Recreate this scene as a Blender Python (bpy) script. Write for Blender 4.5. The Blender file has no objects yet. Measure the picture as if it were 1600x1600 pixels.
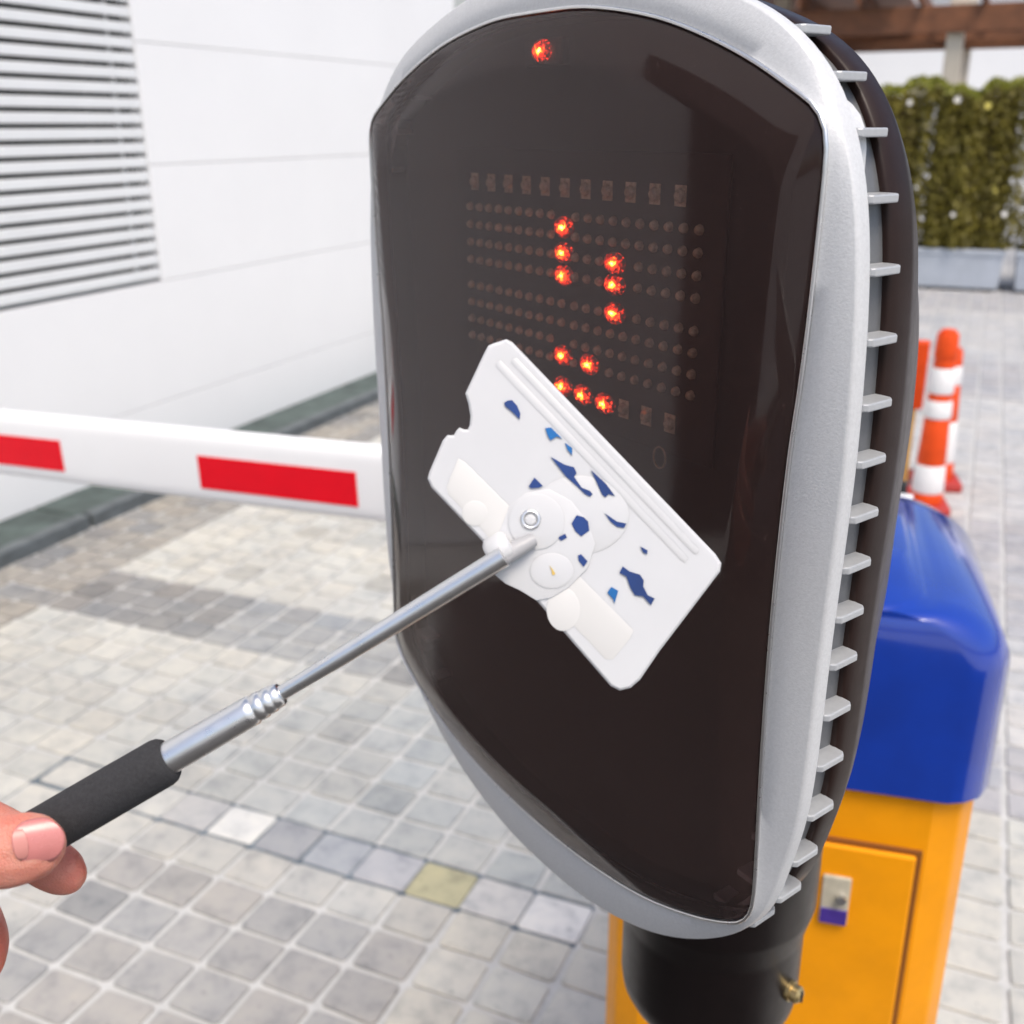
import bpy, bmesh, math, random
from mathutils import Vector, Matrix
R = math.radians
rnd = random.Random(7)
scene = bpy.context.scene
col = scene.collection

# ------------------------------------------------------------------ camera
PITCH, ROLL, YAW, EYE, FPX = R(20.03), R(-.32), R(23.5), 1.5, 1654.0
_f = Vector((0, math.cos(PITCH), -math.sin(PITCH))); _r = Vector((1, 0, 0)); _u = _r.cross(_f)
_r2 = math.cos(ROLL)*_r + math.sin(ROLL)*_u; _u2 = -math.sin(ROLL)*_r + math.cos(ROLL)*_u
_Z = Matrix.Rotation(YAW, 3, 'Z')
RT, UP, FW = _Z @ _r2, _Z @ _u2, _Z @ _f
CAM = Vector((0, 0, EYE))
cd = bpy.data.cameras.new('camera'); cam = bpy.data.objects.new('camera', cd); col.objects.link(cam)
cam.matrix_world = Matrix(((RT.x, UP.x, -FW.x, CAM.x), (RT.y, UP.y, -FW.y, CAM.y), (RT.z, UP.z, -FW.z, CAM.z), (0, 0, 0, 1)))
cd.sensor_width = 36; cd.lens = FPX/1600*36; cd.clip_start = .02; cd.clip_end = 3000
cd.dof.use_dof = True; cd.dof.focus_distance = .43; cd.dof.aperture_fstop = 12
scene.camera = cam
scene.render.resolution_x = scene.render.resolution_y = 1024

# ------------------------------------------------------------------ sky, sun, exposure
SUN_EL, SUN_AZ = R(62), math.atan2(.72, -.70)          # azimuth measured from +Y towards +X
w = bpy.data.worlds.new('World'); scene.world = w; w.use_nodes = True
nt = w.node_tree; nt.nodes.clear()
sky = nt.nodes.new('ShaderNodeTexSky'); sky.sky_type = 'NISHITA'; sky.sun_disc = False
sky.sun_elevation = SUN_EL; sky.sun_rotation = SUN_AZ; sky.air_density = 1.0; sky.dust_density = 3.8; sky.ozone_density = 1.0
bg = nt.nodes.new('ShaderNodeBackground'); bg.inputs[1].default_value = .118
wo = nt.nodes.new('ShaderNodeOutputWorld'); nt.links.new(sky.outputs[0], bg.inputs[0]); nt.links.new(bg.outputs[0], wo.inputs[0])
sl = bpy.data.lights.new('sun', 'SUN'); sl.energy = 1.5; sl.angle = R(28); sl.color = (1, .91, .79)
so = bpy.data.objects.new('sun', sl); col.objects.link(so)
sd = Vector((math.sin(SUN_AZ)*math.cos(SUN_EL), math.cos(SUN_AZ)*math.cos(SUN_EL), math.sin(SUN_EL)))
so.rotation_euler = sd.to_track_quat('Z', 'Y').to_euler(); so.location = (0, -4, 12)
vs = scene.view_settings; vs.view_transform = 'Standard'; vs.look = 'None'; vs.exposure = .70; vs.gamma = 1; vs.use_curve_mapping = False

def at(x, y, d):      # point seen at photo pixel (x, y), d metres along the view axis
    return CAM + (FW + RT*((x-800)/FPX) - UP*((y-800)/FPX))*d

# ------------------------------------------------------------------ materials
def lin(r, g, b): return tuple(((c/255)/12.92 if c/255 <= .04045 else ((c/255+.055)/1.055)**2.4) for c in (r, g, b))
class NT:
    def __init__(s, name):
        s.m = bpy.data.materials.new(name); s.m.use_nodes = True; s.t = s.m.node_tree
        s.p = s.t.nodes['Principled BSDF']; s.out = s.t.nodes['Material Output']
    def n(s, kind, **kw):
        nd = s.t.nodes.new('ShaderNode'+kind)
        for k, v in kw.items(): setattr(nd, k, v)
        return nd
    def l(s, a, b): s.t.links.new(a, b)
    def noise(s, scale, detail=4, rough=.6, src='Position', dist=0):
        nd = s.n('TexNoise'); nd.inputs['Scale'].default_value = scale; nd.inputs['Detail'].default_value = detail
        nd.inputs['Roughness'].default_value = rough; nd.inputs['Distortion'].default_value = dist
        if src == 'Position': g = s.n('NewGeometry'); s.l(g.outputs['Position'], nd.inputs['Vector'])
        else: g = s.n('TexCoord'); s.l(g.outputs['Object'], nd.inputs['Vector'])
        return nd
    def ramp(s, fac, stops):
        r = s.n('ValToRGB'); e = r.color_ramp.elements
        e[0].position, e[1].position = stops[0][0], stops[-1][0]
        for i, (p, c) in enumerate(stops):
            el = e[0] if i == 0 else (e[-1] if i == len(stops)-1 else e.new(p))
            el.color = (*c, 1) if len(c) == 3 else c
        s.l(fac, r.inputs[0]); return r
    def mix(s, mode, fac, a, b):
        m = s.n('Mix', data_type='RGBA', blend_type=mode); 
        for sock, v in ((0, fac), (6, a), (7, b)):
            if hasattr(v, 'is_linked') : s.l(v, m.inputs[sock])
            elif isinstance(v, (int, float)): m.inputs[sock].default_value = v
            else: m.inputs[sock].default_value = (*v[:3], 1)
        return m.outputs[2]
    def bump(s, h, strength=.3, dist=.001):
        b = s.n('Bump'); b.inputs['Strength'].default_value = strength; b.inputs['Distance'].default_value = dist
        s.l(h, b.inputs['Height']); s.l(b.outputs[0], s.p.inputs['Normal']); return b
def mat(name, c, rough=.5, metal=0, var=.15, vscale=6, bscale=0, bstr=.2, bdist=.001, spec=.5, coat=0, src='Position', rvar=.1):
    t = NT(name); p = t.p
    n = t.noise(vscale, 5, .6, src)
    lo = tuple(x*(1-var) for x in c); hi = tuple(min(1, x*(1+var)) for x in c)
    r = t.ramp(n.outputs[0], [(.3, lo), (.7, hi)]); t.l(r.outputs[0], p.inputs['Base Color'])
    mr = t.n('MapRange'); mr.inputs[3].default_value = max(.02, rough-rvar); mr.inputs[4].default_value = min(1, rough+rvar)
    n2 = t.noise(vscale*2.3, 4, .6, src); t.l(n2.outputs[0], mr.inputs[0]); t.l(mr.outputs[0], p.inputs['Roughness'])
    p.inputs['Metallic'].default_value = metal; p.inputs['Specular IOR Level'].default_value = spec
    p.inputs['Coat Weight'].default_value = coat; p.inputs['Coat Roughness'].default_value = .08
    if bscale:
        nb = t.noise(bscale, 3, .6, src); t.bump(nb.outputs[0], bstr, bdist)
    return t.m
M = {}
M['white_panel'] = mat('white_panel', (.84, .845, .85), .5, var=.02, vscale=1.2, bscale=3, bstr=.05, bdist=.004)
M['panel_joint'] = mat('panel_joint', (.50, .52, .53), .8, var=.05)
M['louvre_white'] = mat('louvre_white', (.74, .76, .77), .4, var=.04, vscale=3)
M['louvre_back'] = mat('louvre_back', (.016, .020, .019), .7, var=.2)
M['dark_void'] = mat('dark_void', (.02, .022, .024), .9, var=.2)
M['silver'] = mat('silver_paint', (.62, .63, .64), .45, metal=.15, var=.06, vscale=700, bscale=1100, bstr=.22, bdist=.0006)
M['silver_rib'] = mat('silver_rib', (.46, .475, .49), .36, metal=.25, var=.05, vscale=300, bscale=900, bstr=.1, bdist=.0005)
M['silver_body'] = mat('silver_body', (.165, .17, .178), .42, metal=.35, var=.05, vscale=300, bscale=900, bstr=.12, bdist=.0005)
M['brown_shell'] = mat('brown_shell', (.020, .010, .008), .38, spec=.22, var=.12, vscale=60, bscale=1200, bstr=.10, bdist=.0004)
M['black_collar'] = mat('black_collar', (.0085, .0055, .0055), .34, spec=.25, var=.2, vscale=40, bscale=700, bstr=.06, bdist=.0004)
M['board'] = mat('board', (.022, .017, .015), .6, var=.25, vscale=120)
M['liner'] = mat('liner', (.022, .017, .015), .7, var=.2)
M['led_off'] = mat('led_off', (.74, .62, .46), .10, var=.45, vscale=500, spec=.8)
M['brass'] = mat('brass', (.50, .38, .18), .35, metal=.9, var=.2, vscale=300)
M['arm_white'] = mat('arm_white', (.89, .90, .91), .35, var=.02, vscale=5)
M['arm_red'] = mat('arm_red', (.80, .003, .016), .45, spec=.25, var=.06, vscale=14)
M['blue'] = mat('blue_paint', (.001, .034, .33), .15, var=.12, vscale=14, bscale=60, bstr=.04, bdist=.001, spec=.5, coat=.9)
M['orange'] = mat('orange_paint', (.88, .33, .001), .45, spec=.3, var=.09, vscale=11, bscale=300, bstr=.06, bdist=.0006)
M['seam'] = mat('seam', (.22, .07, .004), .7, var=.1)
M['steel'] = mat('steel', (.76, .76, .76), .30, metal=1, var=.04, vscale=90, src='Object')
M['rod_ghost'] = mat('rod_ghost', (.40, .40, .41), .4, var=.1, vscale=60)
M['foam'] = mat('foam', (.030, .030, .033), .88, var=.25, vscale=900, bscale=2600, bstr=.55, bdist=.0008)
M['plastic'] = mat('white_plastic', (.58, .585, .595), .34, var=.015, vscale=40, bscale=60, bstr=.03, bdist=.0008)
_p = M['plastic'].node_tree.nodes['Principled BSDF']; _p.inputs['Subsurface Weight'].default_value = .5; _p.inputs['Subsurface Radius'].default_value = (.004, .004, .004); _p.inputs['Subsurface Scale'].default_value = .6; _p.inputs['Coat Weight'].default_value = .5
M['cream'] = mat('cream_plastic', (.60, .596, .584), .42, var=.015, vscale=40)
M['mark_blue'] = mat('mark_blue', (.008, .035, .16), .3, var=.3, vscale=30)
M['mark_cyan'] = mat('mark_cyan', (.004, .11, .33), .3, var=.2, vscale=30)
M['mark_yellow'] = mat('mark_yellow', (.62, .43, .10), .3, var=.1)
M['kerb_slab'] = mat('kerb_slab', (.062, .085, .078), .6, var=.45, vscale=9, bscale=40, bstr=.3, bdist=.004)
M['kerb_edge'] = mat('kerb_edge', (.10, .115, .122), .6, var=.3, vscale=14, bscale=60, bstr=.2, bdist=.003)
M['cone_orange'] = mat('cone_orange', (.72, .072, .008), .5, spec=.25, var=.12, vscale=20)
M['cone_white'] = mat('cone_white', (.80, .80, .80), .4, var=.05, vscale=20)
M['cone_base'] = mat('cone_base', (.40, .035, .03), .6, var=.15, vscale=20)
M['board_yellow'] = mat('board_yellow', (.68, .42, .12), .5, var=.08, vscale=10)
M['planter'] = mat('planter', (.42, .46, .52), .6, var=.1, vscale=4, bscale=30, bstr=.1, bdist=.004)
M['soil'] = mat('soil', (.05, .035, .025), .95, var=.4, vscale=20)
M['timber'] = mat('timber', (.17, .066, .028), .6, var=.35, vscale=5, bscale=40, bstr=.2, bdist=.004)
M['post_cream'] = mat('post_cream', (.62, .56, .46), .6, var=.08, vscale=4)
M['render_grey'] = mat('render_grey', (.46, .48, .46), .85, var=.1, vscale=2, bscale=50, bstr=.2, bdist=.004)
M['window_glass'] = mat('window_glass', (.03, .04, .045), .08, var=.2)
M['flower_white'] = mat('flower_white', (.8, .78, .72), .6, var=.1, vscale=30)
M['flower_pink'] = mat('flower_pink', (.60, .12, .34), .6, var=.2, vscale=30)
M['flower_yellow'] = mat('flower_yellow', (.72, .62, .14), .6, var=.2, vscale=30)
M['label_grey'] = mat('label_grey', (.50, .46, .36), .4, var=.2, vscale=40)
M['label_purple'] = mat('label_purple', (.06, .03, .25), .4, var=.15, vscale=40)

def leaf_mat(name, c):
    t = NT(name); n = t.noise(9, 4); r = t.ramp(n.outputs[0], [(.3, tuple(x*.55 for x in c)), (.7, tuple(x*1.4 for x in c))])
    t.l(r.outputs[0], t.p.inputs['Base Color']); t.p.inputs['Roughness'].default_value = .5
    tr = t.n('BsdfTranslucent'); t.l(r.outputs[0], tr.inputs[0]); mx = t.n('MixShader'); mx.inputs[0].default_value = .3
    t.l(t.p.outputs[0], mx.inputs[1]); t.l(tr.outputs[0], mx.inputs[2]); t.l(mx.outputs[0], t.out.inputs[0]); return t.m
M['leaf'] = leaf_mat('leaf', (.21, .18, .03)); M['leaf_top'] = leaf_mat('leaf_top', (.26, .27, .035))
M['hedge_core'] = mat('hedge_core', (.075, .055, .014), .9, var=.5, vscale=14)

def cover_mat():      # smoked acrylic: tinted see-through sheet with a glossy skin
    t = NT('smoked_acrylic'); t.t.nodes.remove(t.p)
    tr = t.n('BsdfTransparent'); tr.inputs[0].default_value = (.62, .49, .45, 1)
    gl = t.n('BsdfGlossy'); gl.inputs['Roughness'].default_value = .035; gl.inputs[0].default_value = (1, 1, 1, 1)
    fr = t.n('Fresnel'); fr.inputs[0].default_value = 1.355
    n2 = t.noise(11, 4, .6, dist=1.5); mr = t.n('MapRange'); mr.inputs[1].default_value = .45; mr.inputs[2].default_value = .8; mr.inputs[3].default_value = .05; mr.inputs[4].default_value = .15
    t.l(n2.outputs[0], mr.inputs[0]); t.l(mr.outputs[0], gl.inputs['Roughness'])
    mx = t.n('MixShader'); t.l(fr.outputs[0], mx.inputs[0]); t.l(tr.outputs[0], mx.inputs[1]); t.l(gl.outputs[0], mx.inputs[2])
    df = t.n('BsdfDiffuse'); df.inputs[0].default_value = (.37, .235, .215, 1)
    m2 = t.n('MixShader'); dn_ = t.noise(420, 2, .5); dr_ = t.ramp(dn_.outputs[0], [(.3, (.072, .072, .072)), (.68, (.085, .085, .085)), (.76, (.16, .16, .16))])
    dm = t.noise(7, 4, .6); dq = t.n('MapRange'); dq.inputs[3].default_value = .8; dq.inputs[4].default_value = 1.2; t.l(dm.outputs[0], dq.inputs[0])
    dz_ = t.n('Math', operation='MULTIPLY'); t.l(dr_.outputs[0], dz_.inputs[0]); t.l(dq.outputs[0], dz_.inputs[1]); t.l(dz_.outputs[0], m2.inputs[0]); t.l(mx.outputs[0], m2.inputs[1]); t.l(df.outputs[0], m2.inputs[2])
    t.l(m2.outputs[0], t.out.inputs[0]); return t.m
M['cover'] = cover_mat()

def led_on_mat():     # lit lamp: hot core on its own axis, red halo painted into the glow round it
    t = NT('led_on'); tc = t.n('TexCoord'); g = t.n('VectorMath', operation='MULTIPLY'); g.inputs[1].default_value = (.62, 0, 1)
    t.l(tc.outputs['Object'], g.inputs[0]); ln = t.n('VectorMath', operation='LENGTH'); nz = t.noise(650, 2, .6, 'Object'); sc = t.n('VectorMath', operation='SCALE'); ma = t.n('MapRange'); ma.inputs[1].default_value = .3; ma.inputs[2].default_value = .7; ma.inputs[3].default_value = .55; ma.inputs[4].default_value = 2.0; oi = t.n('ObjectInfo'); av = t.n('VectorMath', operation='ADD'); t.l(tc.outputs['Object'], av.inputs[0]); t.l(oi.outputs['Random'], av.inputs[1]); t.l(av.outputs[0], nz.inputs['Vector']); t.l(nz.outputs[0], ma.inputs[0]); t.l(g.outputs[0], sc.inputs[0]); t.l(ma.outputs[0], sc.inputs['Scale']); t.l(sc.outputs[0], ln.inputs[0])
    m = t.n('MapRange'); m.inputs[1].default_value = 0; m.inputs[2].default_value = .0060; t.l(ln.outputs['Value'], m.inputs[0])
    r = t.ramp(m.outputs[0], [(0, (1, .62, .10)), (.2, (1, .24, .02)), (.4, (1, .045, .012)), (1, (.8, .015, .006))])
    s = t.ramp(m.outputs[0], [(0, (1, 1, 1)), (.16, (.55, .55, .55)), (.36, (.16, .16, .16)), (.65, (.045, .045, .045)), (.95, (0, 0, 0))])
    e = t.n('Emission'); t.l(r.outputs[0], e.inputs[0]); mu = t.n('Math', operation='MULTIPLY'); mu.inputs[1].default_value = 20
    t.l(s.outputs[0], mu.inputs[0]); t.l(mu.outputs[0], e.inputs[1]); t.p.inputs['Base Color'].default_value = (.10, .05, .04, 1); t.p.inputs['Roughness'].default_value = .3; ad = t.n('AddShader'); t.l(t.p.outputs[0], ad.inputs[0]); t.l(e.outputs[0], ad.inputs[1]); t.l(ad.outputs[0], t.out.inputs[0]); return t.m
M['led_on'] = led_on_mat()

def stone_mat(name, attr):
    t = NT(name)
    if attr: a = t.n('Attribute', attribute_name='tint'); c = a.outputs['Color']
    else: a = t.n('ObjectInfo'); c = a.outputs['Color']
    n = t.noise(16, 6, .65); v = t.ramp(n.outputs[0], [(.28, (.66, .68, .71)), (.5, (1, 1, 1)), (.75, (1.15, 1.13, 1.08))])
    c = t.mix('MULTIPLY', 1.0, c, v.outputs[0])
    n2 = t.noise(55, 3, .5); sp = t.ramp(n2.outputs[0], [(.24, (.55, .57, .60)), (.36, (1, 1, 1))])
    c = t.mix('MULTIPLY', .8, c, sp.outputs[0])
    n3 = t.noise(2.1, 3); st = t.ramp(n3.outputs[0], [(.3, (.86, .88, .91)), (.65, (1.05, 1.04, 1.01))])
    c = t.mix('MULTIPLY', 1.0, c, st.outputs[0])
    t.l(c, t.p.inputs['Base Color']); t.p.inputs['Roughness'].default_value = .62
    nb = t.noise(140, 4, .7); t.bump(nb.outputs[0], .35, .0015); return t.m
M['stone'] = stone_mat('paver_stone', False); M['stone_far'] = stone_mat('paver_stone_far', True)

def ground_mat():     # sand joints near by, paving pattern where the stones are too far off to tell apart
    t = NT('sand_joint'); n = t.noise(30, 5, .7); r = t.ramp(n.outputs[0], [(.3, (.44, .45, .45)), (.7, (.56, .565, .56))])
    geo = t.n('NewGeometry'); br = t.n('TexBrick'); t.l(geo.outputs['Position'], br.inputs['Vector'])
    br.offset = 0; br.inputs['Scale'].default_value = 1; br.inputs['Brick Width'].default_value = .256; br.inputs['Row Height'].default_value = .22
    br.inputs['Mortar Size'].default_value = .012; br.inputs['Color1'].default_value = (.40, .41, .42, 1); br.inputs['Color2'].default_value = (.33, .34, .36, 1); br.inputs['Mortar'].default_value = (.5, .5, .5, 1)
    sep = t.n('SeparateXYZ'); t.l(geo.outputs['Position'], sep.inputs[0]); m = t.n('Math', operation='GREATER_THAN'); m.inputs[1].default_value = 11.9
    t.l(sep.outputs[1], m.inputs[0]); c = t.mix('MIX', m.outputs[0], r.outputs[0], br.outputs[0])
    t.l(c, t.p.inputs['Base Color']); t.p.inputs['Roughness'].default_value = .85
    nb = t.noise(300, 3); t.bump(nb.outputs[0], .4, .002); return t.m
M['ground'] = ground_mat()
M['dark_joint'] = mat('dark_joint', (.12, .15, .18), .9, var=.4, vscale=25)

def skin_mat():
    t = NT('skin'); n = t.noise(60, 5, .6); r = t.ramp(n.outputs[0], [(.3, (.56, .20, .145)), (.7, (.62, .30, .225))])
    n2 = t.noise(25, 2); rd = t.ramp(n2.outputs[0], [(.38, (1, .70, .66)), (.62, (1, 1, 1))])
    c = t.mix('MULTIPLY', .8, r.outputs[0], rd.outputs[0]); t.l(c, t.p.inputs['Base Color'])
    p = t.p; p.inputs['Roughness'].default_value = .46; p.inputs['Subsurface Weight'].default_value = .55
    p.inputs['Subsurface Radius'].default_value = (.010, .0035, .0018); p.inputs['Subsurface Scale'].default_value = .8
    v = t.n('TexVoronoi', feature='DISTANCE_TO_EDGE'); v.inputs['Scale'].default_value = 900; g = t.n('NewGeometry'); t.l(g.outputs['Position'], v.inputs['Vector'])
    ad = t.n('Math', operation='ADD'); nb = t.noise(350, 4); t.l(v.outputs['Distance'], ad.inputs[0]); t.l(nb.outputs[0], ad.inputs[1])
    n5 = t.noise(75, 3, .6, dist=1.2); a5 = t.n('Math', operation='MULTIPLY_ADD'); a5.inputs[1].default_value = 1.6; t.l(n5.outputs[0], a5.inputs[0]); t.l(ad.outputs[0], a5.inputs[2]); t.bump(a5.outputs[0], .55, .0006); return t.m
M['skin'] = skin_mat()
M['nail'] = mat('nail', (.55, .20, .185), .26, var=.08, vscale=60, spec=.6)
M['nail_pale'] = mat('nail_pale', (.565, .235, .205), .36, var=.06, vscale=60)

# ------------------------------------------------------------------ mesh helpers
class MB:
    def __init__(s): s.v = []; s.f = []
    def add(s, vs, fs):
        o = len(s.v); s.v += [Vector(v) for v in vs]; s.f += [tuple(i+o for i in f) for f in fs]; return s
    def box(s, c, d, rot=None):
        c = Vector(c); x, y, z = d[0]/2, d[1]/2, d[2]/2
        vs = [Vector(p) for p in ((-x,-y,-z),(x,-y,-z),(x,y,-z),(-x,y,-z),(-x,-y,z),(x,-y,z),(x,y,z),(-x,y,z))]
        if rot is not None: vs = [rot @ p for p in vs]
        return s.add([c+p for p in vs], [(0,3,2,1),(4,5,6,7),(0,1,5,4),(1,2,6,5),(2,3,7,6),(3,0,4,7)])
    def loft(s, rings, cap0=True, cap1=True, closed=True):
        n = len(rings[0]); vs = [p for r in rings for p in r]; fs = []
        for k in range(len(rings)-1):
            for i in range(n if closed else n-1):
                j = (i+1) % n; fs.append((k*n+i, k*n+j, (k+1)*n+j, (k+1)*n+i))
        if cap0: fs.append(tuple(reversed(range(n))))
        if cap1: fs.append(tuple(range((len(rings)-1)*n, len(rings)*n)))
        return s.add(vs, fs)
    def tube(s, pts, rad, n=24, cap=True):
        pts = [Vector(p) for p in pts]; rad = rad if hasattr(rad, '__len__') else [rad]*len(pts)
        rings = []
        for i, p in enumerate(pts):
            d = (pts[min(i+1, len(pts)-1)]-pts[max(i-1, 0)]).normalized()
            a = d.orthogonal().normalized() if i == 0 else (a-d*a.dot(d)).normalized()
            b = d.cross(a); rings.append([p+(a*math.cos(2*math.pi*k/n)+b*math.sin(2*math.pi*k/n))*rad[i] for k in range(n)])
        return s.loft(rings, cap, cap)
    def lathe(s, prof, c=(0, 0, 0), n=48):
        c = Vector(c); return s.loft([[c+Vector((r*math.cos(2*math.pi*k/n), r*math.sin(2*math.pi*k/n), z)) for k in range(n)] for r, z in prof])
    def prism(s, poly, d0, d1):   # poly of Vectors, extruded from +d0 to +d1 (Vectors)
        return s.loft([[p+d0 for p in poly], [p+d1 for p in poly]])
    def mesh(s, name, smooth=None):
        me = bpy.data.meshes.new(name); me.from_pydata([tuple(v) for v in s.v], [], s.f)
        bm = bmesh.new(); bm.from_mesh(me); bmesh.ops.remove_doubles(bm, verts=bm.verts, dist=1e-6); bmesh.ops.recalc_face_normals(bm, faces=bm.faces); bm.to_mesh(me); bm.free()
        if smooth:
            me.polygons.foreach_set('use_smooth', [True]*len(me.polygons)); me.set_sharp_from_angle(angle=R(smooth))
        return me
    def build(s, name, m, parent=None, smooth=None, bevel=0, seg=2, world=False):
        if world and parent is not None:
            inv = parent.matrix_basis.inverted() if parent.parent is None else (parent.parent.matrix_basis @ parent.matrix_basis).inverted()
            s.v = [inv @ v for v in s.v]
        return obj(name, s.mesh(name, smooth), m, parent, bevel, seg)
def obj(name, me, m, parent=None, bevel=0, seg=2):
    o = bpy.data.objects.new(name, me); col.objects.link(o); o.parent = parent
    if m and not me.materials: me.materials.append(M[m])
    if bevel:
        b = o.modifiers.new('bevel', 'BEVEL'); b.width = bevel; b.segments = seg; b.limit_method = 'ANGLE'; b.angle_limit = R(40); b.harden_normals = False
    return o
def thing(name, label, cat, loc=(0, 0, 0), rz=0, group=None):
    o = bpy.data.objects.new(name, None); o.empty_display_size = .05; col.objects.link(o); o.location = loc; o.rotation_euler = (0, 0, rz)
    o.matrix_basis = Matrix.Translation(loc) @ Matrix.Rotation(rz, 4, 'Z')
    return tag(o, label, cat, group)
def tag(o, label=None, cat=None, group=None, kind=None):
    if label: o['label'] = label
    if cat: o['category'] = cat
    if group: o['group'] = group
    if kind: o['kind'] = kind
    return o
def smoothpath(P, n):     # Catmull-Rom through tuples of any length
    out = []
    for i in range(len(P)-1):
        p0, p1, p2, p3 = P[max(i-1, 0)], P[i], P[i+1], P[min(i+2, len(P)-1)]
        for k in range(n):
            t = k/n; out.append(tuple(.5*(2*b+(c-a)*t+(2*a-5*b+4*c-d)*t*t+(-a+3*b-3*c+d)*t**3) for a, b, c, d in zip(p0, p1, p2, p3)))
    out.append(tuple(P[-1])); return out

# ------------------------------------------------------------------ ground and pavers
GX0, GX1, GY0 = -3.10, 5.0, -1.5
g = MB().add([(-400, -400, -.006), (400, -400, -.006), (400, 1200, -.006), (-400, 1200, -.006)], [(0, 1, 2, 3)]).build('paved_ground', 'ground')
tag(g, kind='structure'); g['label'] = 'pale sandy ground with light grey square pavers'
PX, PY, OX, OY = .1282, .1098, -1.190, 1.342
def tint(x, y, r):
    light, mid, dark, cool = (.475, .472, .442), (.42, .418, .402), (.235, .232, .228), (.36, .378, .382)
    if x < -2.757: c = (.30, .285, .26) if r.random() < .6 else dark
    elif 2.32 < y < 2.65: c = dark if x < -2.15 else ((.30, .31, .315) if x < -.9 else (.38, .38, .40))
    elif y > 2.65: c = light if x < -.6 else ((.46, .46, .465) if int(y/1.1) % 3 else (.38, .38, .40))
    elif y > 1.67:
        k = min(1, max(0, (x+1.9)/.8)); c = tuple(a*(1-k)+b*k for a, b in zip(light, cool)) if x < 0 else light
    else:
        if x > -.80: c = light
        elif y > 1.45: c = mid
        else: c = (.335, .332, .328)
        if x < -1.55: c = tuple((a+b)/2 for a, b in zip(c, light))
    if r.random() < .06 and x < -.2: c = tuple(a*.82 for a in c)
    k = r.uniform(.94, 1.07); h = r.uniform(-.008, .008)
    return (c[0]*k+h, c[1]*k, c[2]*k-h)
def paver_mesh(seed, full=False):
    r = random.Random(seed); hx, hy = (.0615, .0525) if full else (.0575, .0490); ch = .006; mb = MB(); rings = []
    oct_ = [(-hx+ch, -hy), (hx-ch, -hy), (hx, -hy+ch), (hx, hy-ch), (hx-ch, hy), (-hx+ch, hy), (-hx, hy-ch), (-hx, -hy+ch)]
    jit = [(r.uniform(-.0022, .0022), r.uniform(-.0022, .0022)) for _ in oct_]
    for ins, z in ((0, -.02), (0, -.0022), (.0028, 0)):
        rings.append([((x+jx)*(1-ins/hx), (y+jy)*(1-ins/hy), z) for (x, y), (jx, jy) in zip(oct_, jit)])
    return mb.loft(rings, cap0=False)
PAV = [paver_mesh(i).mesh('paver') for i in range(10)]
PAVF = [paver_mesh(50+i, True).mesh('paver') for i in range(3)]
for me in PAV+PAVF: me.materials.append(M['stone'])
spots = []
pr = random.Random(21)
accent = {0: (.30, .31, .33), -1: (.62, .62, .60), 1: (.33, .35, .38), 2: (.38, .39, .42), 3: (.40, .38, .25), 4: (.48, .48, .48), 5: (.62, .62, .62), -2: (.42, .42, .42), -3: (.48, .48, .46), -4: (.44, .44, .42)}
nx0 = math.floor((GX0-OX)/PX)-1
for j in range(-12, 96):
    y = OY+(j+.5)*PY
    for i in range(nx0, 30):
        x = OX+(i+.5)*PX
        if x-PX/2 < GX0-.02 or x > 3.0 or y < .72: continue
        p = Vector((x, y, 0))-CAM; d = p.dot(FW)
        u_ = 800+FPX*p.dot(RT)/d if d > .2 else 9999; v_ = 800-FPX*p.dot(UP)/d if d > .2 else 9999
        vis = -40 < u_ < 1640 and -40 < v_ < 1640 and not (620 < u_ < 1400 and v_ < 1000+ (u_-620)*.6) and not (u_ > 950 and u_ < 1440 and v_ > 700)
        acc = (j == 2 and -5 < i+1 < 6)
        c = accent.get(i+1) if acc else tint(x, y, pr)
        if acc and c is None: c = tint(x, y, pr)
        spots.append((d if vis else d+100, x, y, c, acc))
spots.sort(key=lambda s: s[0])
for k, (d, x, y, c, acc) in enumerate(spots[:300]):
    o = obj('paver', (PAVF[k % 3] if acc else PAV[k % 10]), None, g)
    o.location = (x, y, pr.uniform(0, .0025)); o.rotation_euler = (pr.uniform(-.008, .008), pr.uniform(-.008, .008), pr.uniform(-.012, .012)+(math.pi if k % 2 else 0)); o.color = (*c, 1)
vs_, fs_, cs_ = [], [], []
for k, (d, x, y, c, acc) in enumerate(spots[300:]):
    me = PAV[k % 10]; o = len(vs_); dz = pr.uniform(0, .0025); sg = -1 if k % 2 else 1
    vs_ += [(x+sg*v.co.x, y+sg*v.co.y, v.co.z+dz) for v in me.vertices]; fs_ += [tuple(i+o for i in p.vertices) for p in me.polygons]; cs_ += [(*c, 1)]*len(me.vertices)
me = bpy.data.meshes.new('far_pavers'); me.from_pydata(vs_, [], fs_); ca = me.color_attributes.new('tint', 'FLOAT_COLOR', 'POINT')
ca.data.foreach_set('color', [q for c in cs_ for q in c]); me.materials.append(M['stone_far'])
tag(obj('far_pavers', me, None, g), kind='stuff')
dj = MB()
dj.add([(OX-6.1*PX, OY+1.93*PY, -.0035), (OX+5*PX, OY+1.93*PY, -.0035), (OX+5*PX, OY+3.07*PY, -.0035), (OX-6.1*PX, OY+3.07*PY, -.0035)], [(0, 1, 2, 3)])
dj.build('dark_joint_sand', 'dark_joint', g)

M['asphalt'] = mat('asphalt', (.050, .048, .047), .85, var=.3, vscale=12, bscale=400, bstr=.5, bdist=.003)
tag(MB().box((-.05, -10.35, -.010), (6.1, 22, .018)).build('asphalt_lane', 'asphalt'), 'dark asphalt lane in front of the pavers', kind='structure')
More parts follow.
